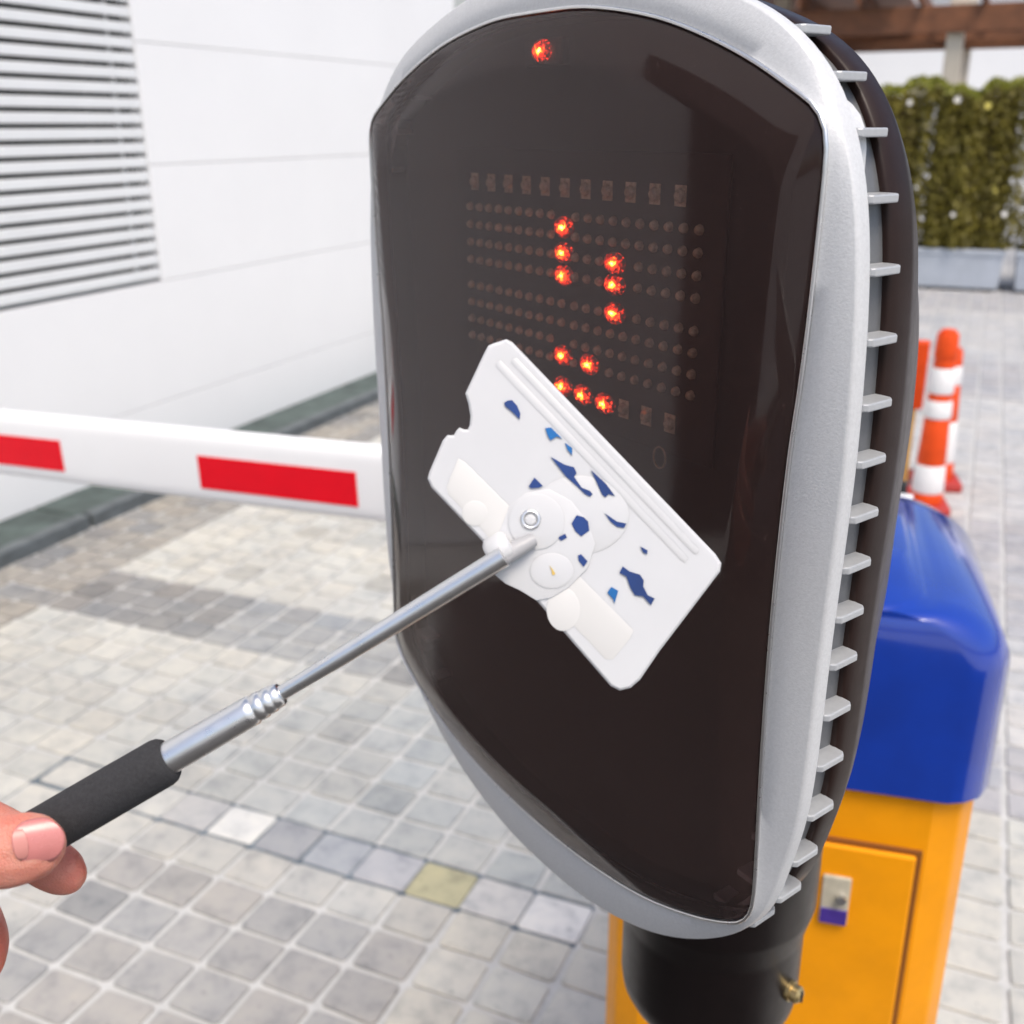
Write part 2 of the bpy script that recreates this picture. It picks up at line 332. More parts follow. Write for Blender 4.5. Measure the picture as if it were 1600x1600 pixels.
# kerb strip at the foot of the wall
kg = 'kerb slabs along the white wall'
KD = ('nearest the barrier arm end', 'under the louvre', 'in front of the pale joint', 'beyond the arm', 'far along the wall', 'farthest along the wall')
ks = thing('kerb', 'dark green stone kerb strip running along the foot of the white wall', 'kerb', (-3.27, 4, 0))
yy = 1.2; k = 0
while yy < 7.2:
    L = 1.19 if k != 1 else .58
    MB().box((-3.311, yy+L/2, .012), (.254, L-.012, .05)).build('slab', 'kerb_slab', ks, bevel=.006, world=True)
    MB().box((-3.150, yy+L/2, .018), (.056, L-.02, .07)).build('edge_stone', 'kerb_edge', ks, bevel=.008, world=True)
    yy += L; k += 1

# ------------------------------------------------------------------ white panelled wall with louvre
wall = thing('panelled_wall', 'white panelled building wall with thin horizontal joints behind the barrier arm', 'wall', (-3.44, 3, 0))
W0, W1, WX = -4.0, 6.99, -3.44
LY0, LY1, LZ0, LZ1 = 1.35, 3.89, .848, 2.60
MB().box((WX-.20, (W0+W1)/2, 2.6), (.28, W1-W0-.02, 5.2)).build('core', 'panel_joint', wall, world=True)
rows = [(.0, .29), (.29, .838), (.838, 1.345), (1.345, 1.850), (1.850, 2.36), (2.36, 2.87), (2.87, 3.38), (3.38, 3.89), (3.89, 4.4), (4.4, 5.2)]
def wpanel(y0, y1, z0, z1):
    gp = .0015
    MB().box((WX-.03, (y0+y1)/2, (z0+z1)/2), (.06, y1-y0-2*gp, z1-z0-2*gp)).build('panel', 'white_panel', wall, bevel=.002, seg=1, world=True)
for i, (z0, z1) in enumerate(rows):
    cuts = [W0, -2.6, -.22, LY0, LY1, W1] if z1 > LZ0 else [W0, -2.6, -.22, 2.2, W1]
    for y0, y1 in zip(cuts, cuts[1:]):
        if y0 == LY0 and z1 > LZ0+.01 and z0 < LZ1:
            if z1 > LZ1: wpanel(y0, y1, LZ1, z1)
            continue
        if y0 == -2.6 and z0 < 2.8: continue
        wpanel(y0, y1, z0, z1)
MB().box((WX-.045, -1.41, 1.44), (.02, 2.36, 2.85)).build('dark_doorway', 'window_glass', wall, world=True)
# near-black sheets close behind the blades, recess shade put into their colour
lv = thing('louvre', 'white horizontal louvre grille with dark gaps set into the panelled wall', 'louvre', (WX, 2.2, LZ0))
MB().box((WX-.058, (LY0+LY1-.26)/2, (LZ0+LZ1)/2), (.003, LY1-LY0-.262, LZ1-LZ0-.01)).build('backing', 'louvre_back', lv, world=True)
MB().box((WX-.0585, LY1-.129, (LZ0+LZ1)/2), (.003, .25, LZ1-LZ0-.01)).build('void', 'dark_void', lv, world=True)
MB().box((WX-.047, LY1-.105, (LZ0+LZ1)/2), (.010, .022, LZ1-LZ0-.012)).build('mullion', 'louvre_white', lv, bevel=.002, world=True)
pz = .0602; nb = int((LZ1-LZ0)/pz)
bl = MB(); prof = [(-.014, .0425), (-.004, .0400), (-.001, .0370), (.000, .004), (-.003, .001), (-.012, .003)]
bl.loft([[Vector((x, yy_, z)) for x, z in prof] for yy_ in (-(LY1-LY0)/2+.006, (LY1-LY0)/2-.006)])
blm = bl.mesh('blade')
for k in range(nb):
    o = obj('blade', blm, 'louvre_white', lv); o.location = (0, (LY0+LY1)/2-2.2, k*pz+.008)

# neighbouring block behind the end of the wall
nbk = thing('rendered_building', 'grey rendered building glimpsed past the end of the white wall', 'building', (-6.5, 17, 0))
MB().box((-6.4, 18, 3.2), (5.0, 2.0, 6.4)).build('wall', 'render_grey', nbk, world=True)
for xx in (-7.6, -6.0, -4.7):
    f = MB().box((xx, 16.99, 2.2), (.9, .06, 1.3)).build('window', 'post_cream', nbk, bevel=.01, world=True)
    q = MB().box((xx, 16.95, 2.2), (.76, .03, 1.16)).build('pane', 'window_glass', f, world=True)
MB().box((-6.4, 17.9, 6.48), (5.2, 2.3, .16)).build('roof', 'render_grey', nbk, bevel=.02, world=True)

# ------------------------------------------------------------------ planters, hedges, pavilion
HD = {0: ('pale grey planter box mostly hidden behind the display terminal', 'hedge mostly hidden behind the display terminal'),
      1: ('pale blue-grey planter box holding the hedge beside the orange cones', 'clipped green hedge with pale blossoms in the planter above the orange cones'),
      2: ('pale grey planter box at the right edge of the picture', 'clipped green hedge with pink blossoms at the right edge of the picture')}
hr = random.Random(5)
for k, (x0, x1) in enumerate(((-1.72, -.64), (-.60, .20), (.31, 1.5))):
    pl = thing('planter_box', HD[k][0], 'planter', ((x0+x1)/2, 11.4, 0), group='planter boxes in front of the pavilion')
    b = MB(); wx, z = (x1-x0)/2, .39
    rings = [[(sx*(wx-i_), 11.4-(x0+x1)*0+sy*(.36-i_), zz) for sx, sy in ((-1, -1), (1, -1), (1, 1), (-1, 1))] for i_, zz in ((.02, .03), (0, z-.05), (-.012, z-.05), (-.012, z), (.035, z), (.04, z-.08))]
    b.loft([[Vector((p[0]+(x0+x1)/2, p[1], p[2])) for p in r_] for r_ in rings], cap1=True).build('tub', 'planter', pl, bevel=.008, world=True)
    for sx in (-1, 1): MB().box(((x0+x1)/2+sx*(wx-.12), 11.4, .014), (.10, .6, .032)).build('foot', 'soil', pl, world=True)
    hg = thing('hedge', HD[k][1], 'hedge', ((x0+x1)/2, 11.4, .31), group='hedges in the planter boxes')
    vs_, fs_, cm = [], [], []
    top = 1.84
    for _ in range(9500):
        fx, fy, fz = hr.random(), hr.random(), hr.random()
        s_ = hr.random()
        if s_ < .62: fy = hr.random()**2*.35
        elif s_ < .8: fz = 1-hr.random()**2*.2
        wob = .045*math.sin(fx*9+k)+.03*math.sin(fx*23)
        px_ = x0-.05+(x1-x0+.10)*fx; py_ = 11.02+wob*.8+fy*.76; pz_ = .40+(top+wob-.40)*fz
        sz = hr.uniform(.016, .036); n_ = Vector((hr.gauss(0, 1), hr.gauss(-.6, 1), hr.gauss(.5, 1))).normalized(); a_ = n_.orthogonal().normalized()
        a_ = Matrix.Rotation(hr.random()*6.28, 3, n_) @ a_; b_ = n_.cross(a_); o = len(vs_); c_ = Vector((px_, py_, pz_))
        vs_ += [c_-a_*sz, c_-b_*sz*.5, c_+a_*sz*1.1, c_+b_*sz*.5]; fs_.append((o, o+1, o+2, o+3)); cm.append(1 if fz > .95 else 0)
    m_ = MB(); m_.v = vs_; m_.f = fs_
    inv = hg.matrix_basis.inverted(); me = bpy.data.meshes.new('foliage'); me.from_pydata([tuple(inv @ v) for v in vs_], [], fs_)
    me.materials.append(M['leaf']); me.materials.append(M['leaf_top']); me.polygons.foreach_set('material_index', cm)
    tag(obj('foliage', me, None, hg), kind='stuff')
    st = MB()
    for _ in range(9):
        bx_ = hr.uniform(x0+.1, x1-.1); by = hr.uniform(11.25, 11.55)
        st.tube([(bx_, by, .3), (bx_+hr.uniform(-.08, .08), by, .9), (bx_+hr.uniform(-.16, .16), by+hr.uniform(-.1, .1), 1.6)], [.016, .012, .005], 6)
    st.build('stems', 'soil', hg, world=True)
    MB().box(((x0+x1)/2, 11.42, 1.05), (x1-x0-.10, .56, 1.38)).build('inner_twigs', 'hedge_core', hg, bevel=.06, world=True)  # solid dark box added for inner shade, stops background showing through leaves
    for _ in range(5):
        fx, fz = hr.random(), hr.uniform(.05, .95); r_ = hr.uniform(.016, .032)
        c_ = Vector((x0+(x1-x0)*fx, 11.0+.036*math.sin(fx*9+k), .42+fz*1.38)); fl = MB()
        for q in range(5):
            a_ = q*1.2566+hr.random()*.3; d_ = Vector((math.cos(a_), -.25, math.sin(a_))); e_ = Vector((-math.sin(a_), 0, math.cos(a_)))
            fl.add([c_, c_+d_*r_*.6+e_*r_*.45, c_+d_*r_*1.15, c_+d_*r_*.6-e_*r_*.45], [(0, 1, 2, 3)])
        fl.build('blossom', hr.choice(['flower_yellow', 'flower_yellow', 'flower_white', 'flower_yellow'] if k == 1 else ['flower_pink', 'flower_white']), hg, world=True)
pv = thing('timber_pavilion', 'brown timber pavilion with cream posts standing behind the hedge', 'pavilion', (-.5, 14, 0))
for xx, yy_ in ((-2.36, 13), (-.545, 13), (1.3, 13), (-2.36, 16), (-.545, 16), (1.3, 16)):
    MB().box((xx, yy_, 1.5), (.17, .17, 3.0)).build('post', 'post_cream', pv, bevel=.012, world=True)
for z, h, y_ in ((2.52, .26, 12.86), (2.29, .10, 13.16), (2.52, .26, 15.8)):
    MB().box((-.5, y_, z), (4.6, .08, h)).build('beam', 'timber', pv, bevel=.008, world=True)
for q in range(8): MB().box((-2.7+q*.6, 14.4, 2.72), (.05, 3.9, .13)).build('rafter', 'timber', pv, bevel=.004, world=True)
for q in range(9): MB().box((-1.93, 13.02, 1.0+q*.15), (.72, .03, .135)).build('board', 'timber', pv, bevel=.004, world=True)
MB().box((-1.95, 14.4, 2.82), (1.7, 4.0, .05)).build('roof', 'timber', pv, bevel=.005, world=True)

wbd = thing('white_building', 'bright white building far behind the hedge and pavilion', 'building', (.5, 22, 0))  # added block, gives the bright white background behind hedge and pavilion
MB().box((.9, 22.5, 1.8), (8.6, 1.0, 3.6)).build('wall', 'white_panel', wbd, world=True)
MB().box((.9, 22.45, 3.68), (8.8, 1.3, .16)).build('cornice', 'white_panel', wbd, bevel=.02, world=True)
for xx in (-2.2, -.2, 1.8, 3.8):
    f = MB().box((xx, 21.98, 1.3), (1.0, .06, 1.2)).build('window', 'post_cream', wbd, bevel=.01, world=True)
    MB().box((xx, 21.945, 1.3), (.86, .03, 1.06)).build('pane', 'window_glass', f, world=True)
# ------------------------------------------------------------------ cones behind the barrier housing
def cone(label, x, y, h, r0, r1, bands):
    t = thing('traffic_cone', label, 'cone', (x, y, 0), rz=.2, group='orange and white cones behind the barrier housing')
    MB().box((0, 0, .022), (r0*2.7, r0*2.7, .044)).build('base', 'cone_base', t, bevel=.012)
    z0 = .03
    for (z1, m_, ex) in bands:
        f = lambda z: r0+(r1-r0)*z/h
        MB().lathe([(f(z0)+ex-.002, z0), (f(z0)+ex, z0+.004), (f(z1)+ex, z1-.004), (f(z1)+ex-.002, z1)], n=28).build('body' if 'orange' in m_ else 'reflective_band', m_, t, smooth=40)
        z0 = z1
    MB().lathe([(r1-.004, h-.002), (r1-.006, h+.012), (r1*.5, h+.016)], n=24).build('tip', 'cone_orange', t, smooth=40)
    return t
cone('orange cone with three white bands directly behind the blue hood', -.075, 4.44, .735, .064, .036,
     [(.09, 'cone_orange', 0), (.205, 'cone_white', .002), (.40, 'cone_orange', 0), (.47, 'cone_white', .004), (.50, 'cone_orange', 0), (.60, 'cone_white', .004), (.64, 'cone_orange', 0), (.735, 'cone_orange', .005)])
cone('orange cone half hidden behind the front banded cone', -.058, 4.80, .60, .075, .045,
     [(.12, 'cone_orange', 0), (.30, 'cone_white', .002), (.46, 'cone_orange', 0), (.54, 'cone_white', .002), (.60, 'cone_orange', 0)])
wb = thing('warning_post', 'orange and yellow warning board standing left of the cones', 'warning board', (-.21, 4.60, 0))
MB().box((-.205, 4.60, .20), (.085, .05, .38)).build('lower_board', 'board_yellow', wb, bevel=.006, world=True)
MB().box((-.205, 4.595, .53), (.13, .062, .28)).build('upper_board', 'cone_orange', wb, bevel=.008, world=True)
MB().box((-.205, 4.60, .011), (.2, .2, .022)).build('foot', 'cone_base', wb, bevel=.004, world=True)

# ------------------------------------------------------------------ barrier: housing and arm
HA = R(7.7); hn = Vector((-math.sin(HA), math.cos(HA), 0)); hu = Vector((math.cos(HA), math.sin(HA), 0))
HC = Vector((.028, 1.020, 0))               # right end of the flat front face
hs = thing('barrier_housing', 'yellow-orange barrier cabinet with a bright blue hood behind the display terminal', 'barrier', HC, HA)
U0, U1, CH, D = -.306, .014, .046, .375     # left edge, right edge of front, chamfer, depth
def hsec(ins, z, ch=CH, r=0):               # plan outline with a broad chamfer at the corners
    a0, a1, y0, y1 = U0-CH+ins+.0, U1+CH-ins, ins, D-ins
    return [Vector(p) for p in ((a0+ch, y0, z), (a1-ch, y0, z), (a1-ch*.35, y0+ch*.28, z), (a1, y0+ch, z), (a1, y1-ch, z), (a1-ch*.35, y1-ch*.28, z), (a1-ch, y1, z), (a0+ch, y1, z), (a0+ch*.35, y1-ch*.28, z), (a0, y1-ch, z), (a0, y0+ch, z), (a0+ch*.35, y0+ch*.28, z))]
MB().loft([hsec(.010, .03), hsec(.010, .86)]).build('cabinet', 'orange', hs, bevel=.004)
MB().loft([hsec(.0, .0), hsec(.0, .03)]).build('plinth', 'seam', hs, bevel=.003)
# hood: upright skirt, broad rounded shoulders left and right, flat front and back
def hoodsec(iu, iy, z, ch):
    a0, a1, y0, y1 = U0-CH+iu, U1+CH-iu, iy, D-iy
    return [Vector(p) for p in ((a0+ch, y0, z), (a1-ch, y0, z), (a1-ch*.62, y0+ch*.14, z), (a1-ch*.28, y0+ch*.42, z), (a1, y0+ch, z), (a1, y1-ch, z), (a1-ch*.35, y1-ch*.28, z), (a1-ch, y1, z), (a0+ch, y1, z), (a0+ch*.35, y1-ch*.28, z), (a0, y1-ch, z), (a0, y0+ch, z), (a0+ch*.28, y0+ch*.42, z), (a0+ch*.62, y0+ch*.14, z))]
rings = [hoodsec(.006, .004, .838, CH), hoodsec(.0, 0, .842, CH), hoodsec(0, 0, .985, CH)]
for k in range(1, 13):
    a = k/12*math.pi/2; rings.append(hoodsec(.085*(1-math.cos(a)), .0, .985+.066*math.sin(a), CH))
rings += [hoodsec(.088, .0025, 1.0535, CH), hoodsec(.092, .007, 1.0550, CH), hoodsec(.10, .085, 1.066, CH), hoodsec(.104, .095, 1.0668, CH)]
MB().loft(rings).build('hood', 'blue', hs, smooth=42)
# door on the front, a lipped panel with its own edge
dz0, dz1, du0, du1 = .12, .768, -.268, -.006
MB().box(((du0+du1)/2, .0085, (dz0+dz1)/2), (du1-du0+.012, .004, dz1-dz0+.012)).build('door_gap', 'seam', hs, bevel=.001)
dr = MB().box(((du0+du1)/2, .0048, (dz0+dz1)/2), (du1-du0, .007, dz1-dz0)).build('door', 'orange', hs, bevel=.003)
lk = MB().box((-.083, -.0008, .700), (.030, .005, .062)).build('lock_plate', 'label_grey', dr, bevel=.002)
MB().box((-.083, -.0045, .680), (.028, .003, .018)).build('lock_label', 'label_purple', dr)
MB().tube([(-.077, -.002, .706), (-.077, -.010, .706)], .0055, 16).build('lock_barrel', 'steel', dr, smooth=40)
# arm on its own pivot behind the housing
AY = 1.47; AZ = .955
arm = thing('boom_barrier', 'white barrier arm with red rectangular stripes across the driveway', 'barrier arm', (-.10, AY, AZ))
arm.matrix_basis = Matrix.Translation((-.10, AY, AZ)) @ Matrix.Rotation(R(-1.55), 4, 'Y'); arm.rotation_euler = (0, R(-1.55), 0)
ah, at_ = .0648, .022
sec = []
for k in range(24):
    a = 2*math.pi*k/24; ca_, sa_ = math.cos(a), math.sin(a)
    sec.append((at_*math.copysign(abs(ca_)**.38, ca_), ah*math.copysign(abs(sa_)**.38, sa_)))
MB().loft([[Vector((x, p[0], p[1])) for p in sec] for x in (.06, -2.9)]).build('tube', 'arm_white', arm, smooth=50)
MB().box((-2.902, 0, 0), (.012, at_*2+.004, ah*2+.004)).build('end_cap', 'cone_base', arm, bevel=.003)
for x0, x1 in ((-.49, -.16), (-1.147, -.815), (-1.85, -1.475), (-2.55, -2.18)):
    for sy in (-1, 1): MB().box(((x0+x1)/2, sy*(at_+.0003), -.0085), (x1-x0, .0012, .062)).build('red_stripe', 'arm_red', arm)
MB().tube([(0, -.10, 0), (0, .03, 0)], .032, 28).build('pivot', 'steel', arm, smooth=40)
MB().box((-.06, at_+.012, 0), (.22, .02, .15)).build('clamp', 'dark_void', arm, bevel=.006)

# ------------------------------------------------------------------ display terminal
DA = R(-32.24); du_ = Vector((math.cos(DA), math.sin(DA), 0)); dn = Vector((-math.sin(DA), math.cos(DA), 0))
P0 = Vector((-.0563, .4031, 0)); DC = P0-du_*.17+dn*.158; TD = .158
dt = thing('display_terminal', 'dark-faced display terminal with silver finned rim on a black pole', 'terminal', (DC.x, DC.y, 0), DA)
def L(u, t, z): return Vector((u, t-TD, z))
right = [(0, 1.548), (.03, 1.5475), (.056, 1.5445), (.084, 1.539), (.110, 1.531), (.134, 1.5215), (.155, 1.511), (.1642, 1.5058), (.1690, 1.5005), (.1712, 1.494), (.1718, 1.482), (.1708, 1.437), (.1694, 1.408), (.1672, 1.377), (.1658, 1.327), (.1658, 1.283), (.1668, 1.237), (.1684, 1.194), (.1688, 1.1697), (.1665, 1.1580), (.1575, 1.1480), (.132, 1.1340), (.095, 1.1205), (.05, 1.1125), (0, 1.1098)]
outer = [(0, 1.568), (.03, 1.567), (.055, 1.5635), (.09, 1.5555), (.123, 1.5445), (.1395, 1.5370), (.1545, 1.5265), (.1670, 1.5130), (.1765, 1.4955), (.1830, 1.4765), (.1866, 1.456), (.1885, 1.438), (.1897, 1.42), (.1908, 1.386), (.1905, 1.36), (.1888, 1.305), (.1878, 1.245), (.1855, 1.2144), (.1795, 1.187), (.1740, 1.165), (.1640, 1.1455), (.1475, 1.1275), (.12, 1.1065), (.086, 1.0895), (.04, 1.0775), (0, 1.075)]
CZ = 1.32
def polar(half, N=288):      # closed outline as N radii at equal angles round (0, CZ)
    pts = [Vector((u, z-CZ)) for u, z in half]; pts = pts+[Vector((-p.x, p.y)) for p in reversed(pts[1:-1])]
    P = [tuple(p) for p in pts]; P = smoothpath(P+[P[0]], 6)[:-1]
    ang = [(math.atan2(p[0], p[1]) % (2*math.pi), math.hypot(*p)) for p in P]; ang.sort(); n = len(ang); out = []
    for k in range(N):
        th = 2*math.pi*k/N
        for i in range(n):
            a0, r0 = ang[i]; a1, r1 = ang[(i+1) % n]
            if i == n-1: a1 += 2*math.pi
            for s_ in (0, 2*math.pi):
                if a0 <= th+s_ < a1:
                    f = (th+s_-a0)/max(a1-a0, 1e-9)
                    pa = Vector((r0*math.sin(a0), r0*math.cos(a0))); pb = Vector((r1*math.sin(a1), r1*math.cos(a1))); out.append(pa.lerp(pb, f)); break
            else: continue
            break
    return out
PAN = polar(right); OUT = polar(outer)
OUT = [o if o.length > p.length+.0024 else p*((p.length+.0024)/p.length) for o, p in zip(OUT, PAN)]
for _ in range(6): OUT = [(OUT[i-1]+OUT[i]*2+OUT[(i+1) % len(OUT)])/4 for i in range(len(OUT))]
def offs(poly, d):           # inward offset along the outline's normals
    n = len(poly); out = []
    for i in range(n):
        t_ = (poly[(i+2) % n]-poly[i-2]).normalized(); nn = Vector((-t_.y, t_.x))
        if nn.dot(poly[i]) > 0: nn = -nn
        out.append(poly[i]+nn*d)
    return out
def ring(poly, t): return [L(p.x, t, p.y+CZ) for p in poly]
def lerp(a, b, f): return [p.lerp(q, f) for p, q in zip(a, b)]
sh = MB(); pin = [p*(1+.0006/p.length) for p in PAN]
sh.loft([ring(pin, .022), ring(pin, .0012), ring(lerp(pin, OUT, .05), .0004), ring(lerp(pin, OUT, .5), .0022), ring(lerp(pin, OUT, .93), .0043), ring(lerp(pin, OUT, .975), .0049), ring(lerp(pin, OUT, .995), .0060), ring(OUT, .0074), ring(OUT, .0108), ring(lerp(pin, OUT, .97), .0122), ring(offs(OUT, .011), .0126)], False, False)
sh.build('front_shell', 'silver', dt, smooth=60)
MB().loft([ring(offs(OUT, .0085), .012), ring(offs(OUT, .0085), .0302)], False, False).build('mid_body', 'silver_body', dt, smooth=60)
bs = MB(); base = offs(OUT, .0055); rings = [ring(offs(OUT, .0120), .0296), ring(offs(OUT, .0066), .0298), ring(offs(OUT, .0056), .0312), ring(base, .036), ring(base, .043)]
for t_, s_ in ((.048, .988), (.055, .968), (.065, .935), (.078, .888), (.095, .825), (.115, .752), (.14, .668), (.165, .575), (.185, .47), (.198, .34), (.203, .18)):
    rings.append(ring([p*s_ for p in base], t_))
bs.loft(rings, False, True).build('back_shell', 'brown_shell', dt, smooth=60)
# ribs on the side band, every one a plate of its own
def half_width(poly, z):
    best = 0
    for i in range(len(poly)):
        a, b = poly[i], poly[(i+1) % len(poly)]
        if (a.y-(z-CZ))*(b.y-(z-CZ)) <= 0 and abs(a.y-b.y) > 1e-9: best = max(best, a.x+(b.x-a.x)*((z-CZ)-a.y)/(b.y-a.y))
    return best
FZ = [1.5327, 1.5162, 1.4972, 1.4749, 1.4500, 1.4249, 1.4007, 1.3786, 1.3562, 1.3347, 1.3130, 1.2915, 1.2676, 1.2426, 1.2163, 1.1886, 1.1639, 1.140, 1.118]
for s_ in (1, -1):
    for z in FZ:
        x1 = half_width(OUT, z)+.0012; x0 = x1-.0145-(.012 if z > 1.5 or z < 1.2 else 0)
        p = MB(); prf = [(x0, .0122), (x1-.0015, .0122), (x1, .0140), (x1-.0010, .0285), (x1-.003, .0306), (x0, .0306)]
        p.loft([[L(s_*a, b, zz) for a, b in prf] for zz in (z-.0016, z+.0016)]).build('rib', 'silver_rib', dt, bevel=.0006, seg=2)
for k in range(9):            # ribs across the crown
    x = -.10+k*.025; zt = None
    for p, q in zip(OUT, OUT[1:]+OUT[:1]):
        if p.y > .15 and (p.x-x)*(q.x-x) <= 0: zt = p.y+CZ
    if zt: MB().box(L(x, .0213, zt-.006), (.0032, .018, .0145)).build('rib', 'silver_rib', dt, bevel=.0006)
MB().tube([L(p.x, -.0004, p.y+CZ) for p in offs(PAN, -.0011)+[offs(PAN, -.0011)[0]]], .0009, 8, False).build('trim_ring', 'steel', dt, smooth=60)  # steel ring added for the bright sky reflection along the cover's edge
# smoked cover with a broad bevel
def rin(d): return [p*(1-d/p.length) for p in PAN]
def fan(mb, ring_, c):        # close a star-shaped ring with triangles to its centre
    n = len(ring_); return mb.add(list(ring_)+[c], [(i, (i+1) % n, n) for i in range(n)])
rc = [ring(PAN, .010), ring(PAN, .0005), ring(rin(.0006), -.0008), ring(rin(.0022), -.0016), ring(rin(.0200), -.0050), ring(rin(.0212), -.0052), ring(rin(.0226), -.0054), ring(rin(.0245), -.0054), ring(rin(.035), -.0054), ring(rin(.07), -.0054)]
cvb = MB().loft(rc, False, False); fan(cvb, rc[-1], L(0, -.0054, CZ))
cv = cvb.build('smoked_cover', 'cover', dt, smooth=30)
# chamber behind the cover
chb = MB().loft([ring(rin(.002), .0095), ring(rin(.003), .0230)], False, False); fan(chb, ring(rin(.003), .0230), L(0, .0230, CZ)); chb.build('chamber', 'liner', dt)
bd = MB().box(L(0, .0205, 1.4215), (.215, .0020, .135)).build('led_board', 'board', dt, bevel=.0008)
def dome(r, h, n=10, m=4):
    d = MB(); rg = [[Vector((r*math.cos(2*math.pi*k/n), 0, r*math.sin(2*math.pi*k/n))) for k in range(n)]]
    for i in range(1, m): 
        a = i/m*math.pi/2; rg.append([Vector((r*math.cos(a)*math.cos(2*math.pi*k/n), -h*math.sin(a), r*math.cos(a)*math.sin(2*math.pi*k/n))) for k in range(n)])
    return d.loft(rg, False, True)
led_s = dome(.0025, .0030, 8, 3).mesh('led', 60); led_l = MB()
led_l.v = []; big = dome(.0034, .003, 8, 3); led_l.add(big.v, big.f); led_l.box((0, .0006, 0), (.0072, .0016, .0090)); led_l = led_l.mesh('large_led', 30)
led_h = dome(.0054, .0020, 18, 5)
for v in led_h.v: v.x *= 1.5
led_h = led_h.mesh('lit_led', 60)
lit = [(-.0045, 1.4522), (-.0043, 1.4397), (-.0041, 1.4285), (.0358, 1.4384), (.0362, 1.4284), (.0368, 1.4148), (-.0039, 1.3874), (.0183, 1.3865), (-.0036, 1.3711), (.0135, 1.3700), (.0312, 1.3690)]
def led(mesh, m, u, z, name): o = obj(name, mesh, m, bd); o.location = L(u, .0194, z); return o
for c in range(11):
    u = -.087+c*.0166
    led(led_l, 'led_off', u, 1.4712, 'large_led')
    if u > .036: led(led_l, 'led_off', u, 1.3692, 'large_led')
rz_ = [1.4578, 1.4481, 1.4384, 1.4287, 1.4143, 1.4046, 1.3949, 1.3852]
for r_ in rz_:
    for c in range(20):
        u = -.0915+c*.0096+(.0012 if c > 9 else 0)
        if min(math.hypot(u-a, r_-b) for a, b in lit) < .0088: continue
        led(led_s, 'led_off', u, r_, 'led')
for u, z in lit: led(led_h, 'led_on', u, z, 'lit_led')
so_ = obj('status_led', led_h, 'led_on', dt); so_.location = L(-.0055, .0060, 1.5330)
MB().box(L(-.0055, .0090, 1.5325), (.030, .005, .012)).build('status_holder', 'board', dt, bevel=.001)
rg = MB(); rg.tube([L(.074+.0042*math.cos(a), .0185, 1.3515+.0052*math.sin(a)) for a in [i*2*math.pi/20 for i in range(21)]], .0005, 6, False).build('ring_mark', 'led_off', dt)
# collar, pole and base plate
clr = MB().lathe([(.050, 1.195), (.0705, 1.190), (.0705, .9925), (.0695, .988), (.0650, .970), (.0643, .964), (.0643, .914), (.0628, .903), (.0585, .894), (.050, .890)], n=64)
clr.build('collar', 'black_collar', dt, smooth=35)
MB().lathe([(.0395, .92), (.0395, .012)], n=40).build('pole', 'black_collar', dt, smooth=40)
MB().lathe([(.105, .0), (.105, .010), (.100, .014), (.03, .014)], n=48).build('base_plate', 'black_collar', dt, smooth=35)
# brass set screw standing out of the collar towards the right of the view
sa = R(13); sdir = Vector((math.cos(sa), math.sin(sa), 0))
def rad(r, z, off=0): return sdir*r+Vector((-sdir.y, sdir.x, 0))*off+Vector((0, 0, z))
MB().tube([rad(.061, .934), rad(.0668, .934), rad(.0668, .934), rad(.0715, .934), rad(.0735, .934)], [.0075, .0075, .0062, .0062, .004], 18).build('set_screw', 'brass', dt, smooth=40)
MB().box(rad(.0736, .934), (.0016, .0014, .009), Matrix.Rotation(sa, 3, 'Z')).build('screw_slot', 'dark_void', dt)

# ------------------------------------------------------------------ card gripper held out towards the terminal
def F(x, y, d): return at(x, y, d)
HP = .352                                      # distance of the card tray's face along the view axis
tr = thing('card_gripper', 'white card tray on a telescopic steel rod with a black foam handle', 'gripper', tuple(F(600, 980, .36)))
tray = [(779, 534), (791, 530), (801, 535), (1118, 866), (1127, 880), (1125, 893), (1030, 1018), (1000, 1062), (985, 1075), (968, 1079), (954, 1072), (838, 938), (754, 846), (674, 762), (668, 748), (671, 737), (692, 688), (699, 680), (709, 680), (713, 673), (718, 668), (725, 671), (731, 671), (734, 664), (735, 650), (732, 632), (727, 615), (756, 553), (763, 540), (770, 537)]
def inset(poly, d):
    n = len(poly); out = []
    for i in range(n):
        a, b, c = Vector(poly[i-1]), Vector(poly[i]), Vector(poly[(i+1) % n])
        t_ = ((b-a).normalized()+(c-b).normalized()); t_ = t_.normalized() if t_.length > 1e-6 else (c-b).normalized()
        out.append(tuple(b+Vector((-t_.y, t_.x))*d))
    return out
def pl(poly, d): return [F(x, y, d) for x, y in poly]
ts = MB(); k_ = .0046/.352
ts.loft([pl(inset(tray, 2), HP+.0050), pl(tray, HP+.0044), pl(tray, HP+.0010), pl(inset(tray, 1.6), HP+.0003), pl(inset(tray, 4), HP)], True, True)
ts.build('tray', 'plastic', tr, world=True)
def plate(name, poly, d0, d1, m, bev=0, sm=None): return MB().loft([pl(poly, d1), pl(poly, d0+.00015), pl(inset(poly, 3.0), d0)]).build(name, m, tr, smooth=sm or 30, world=True)
plate('cream_strip', [(716, 716), (727, 722), (990, 985), (984, 998), (958, 1030), (946, 1030), (700, 772), (698, 760)], HP-.00015, HP+.001, 'cream')
plate('guide_rail', [(800, 560), (808, 560), (1092, 858), (1090, 866), (1084, 866), (798, 567)], HP-.0002, HP+.001, 'plastic')
plate('guide_rail', [(776, 566), (782, 562), (1076, 872), (1070, 880), (1064, 876), (774, 573)], HP-.00018, HP+.001, 'plastic')
circ = lambda cx, cy, rx, ry=None, n=32: [(cx+rx*math.cos(2*math.pi*k/n), cy+(ry or rx)*math.sin(2*math.pi*k/n)) for k in range(n)]
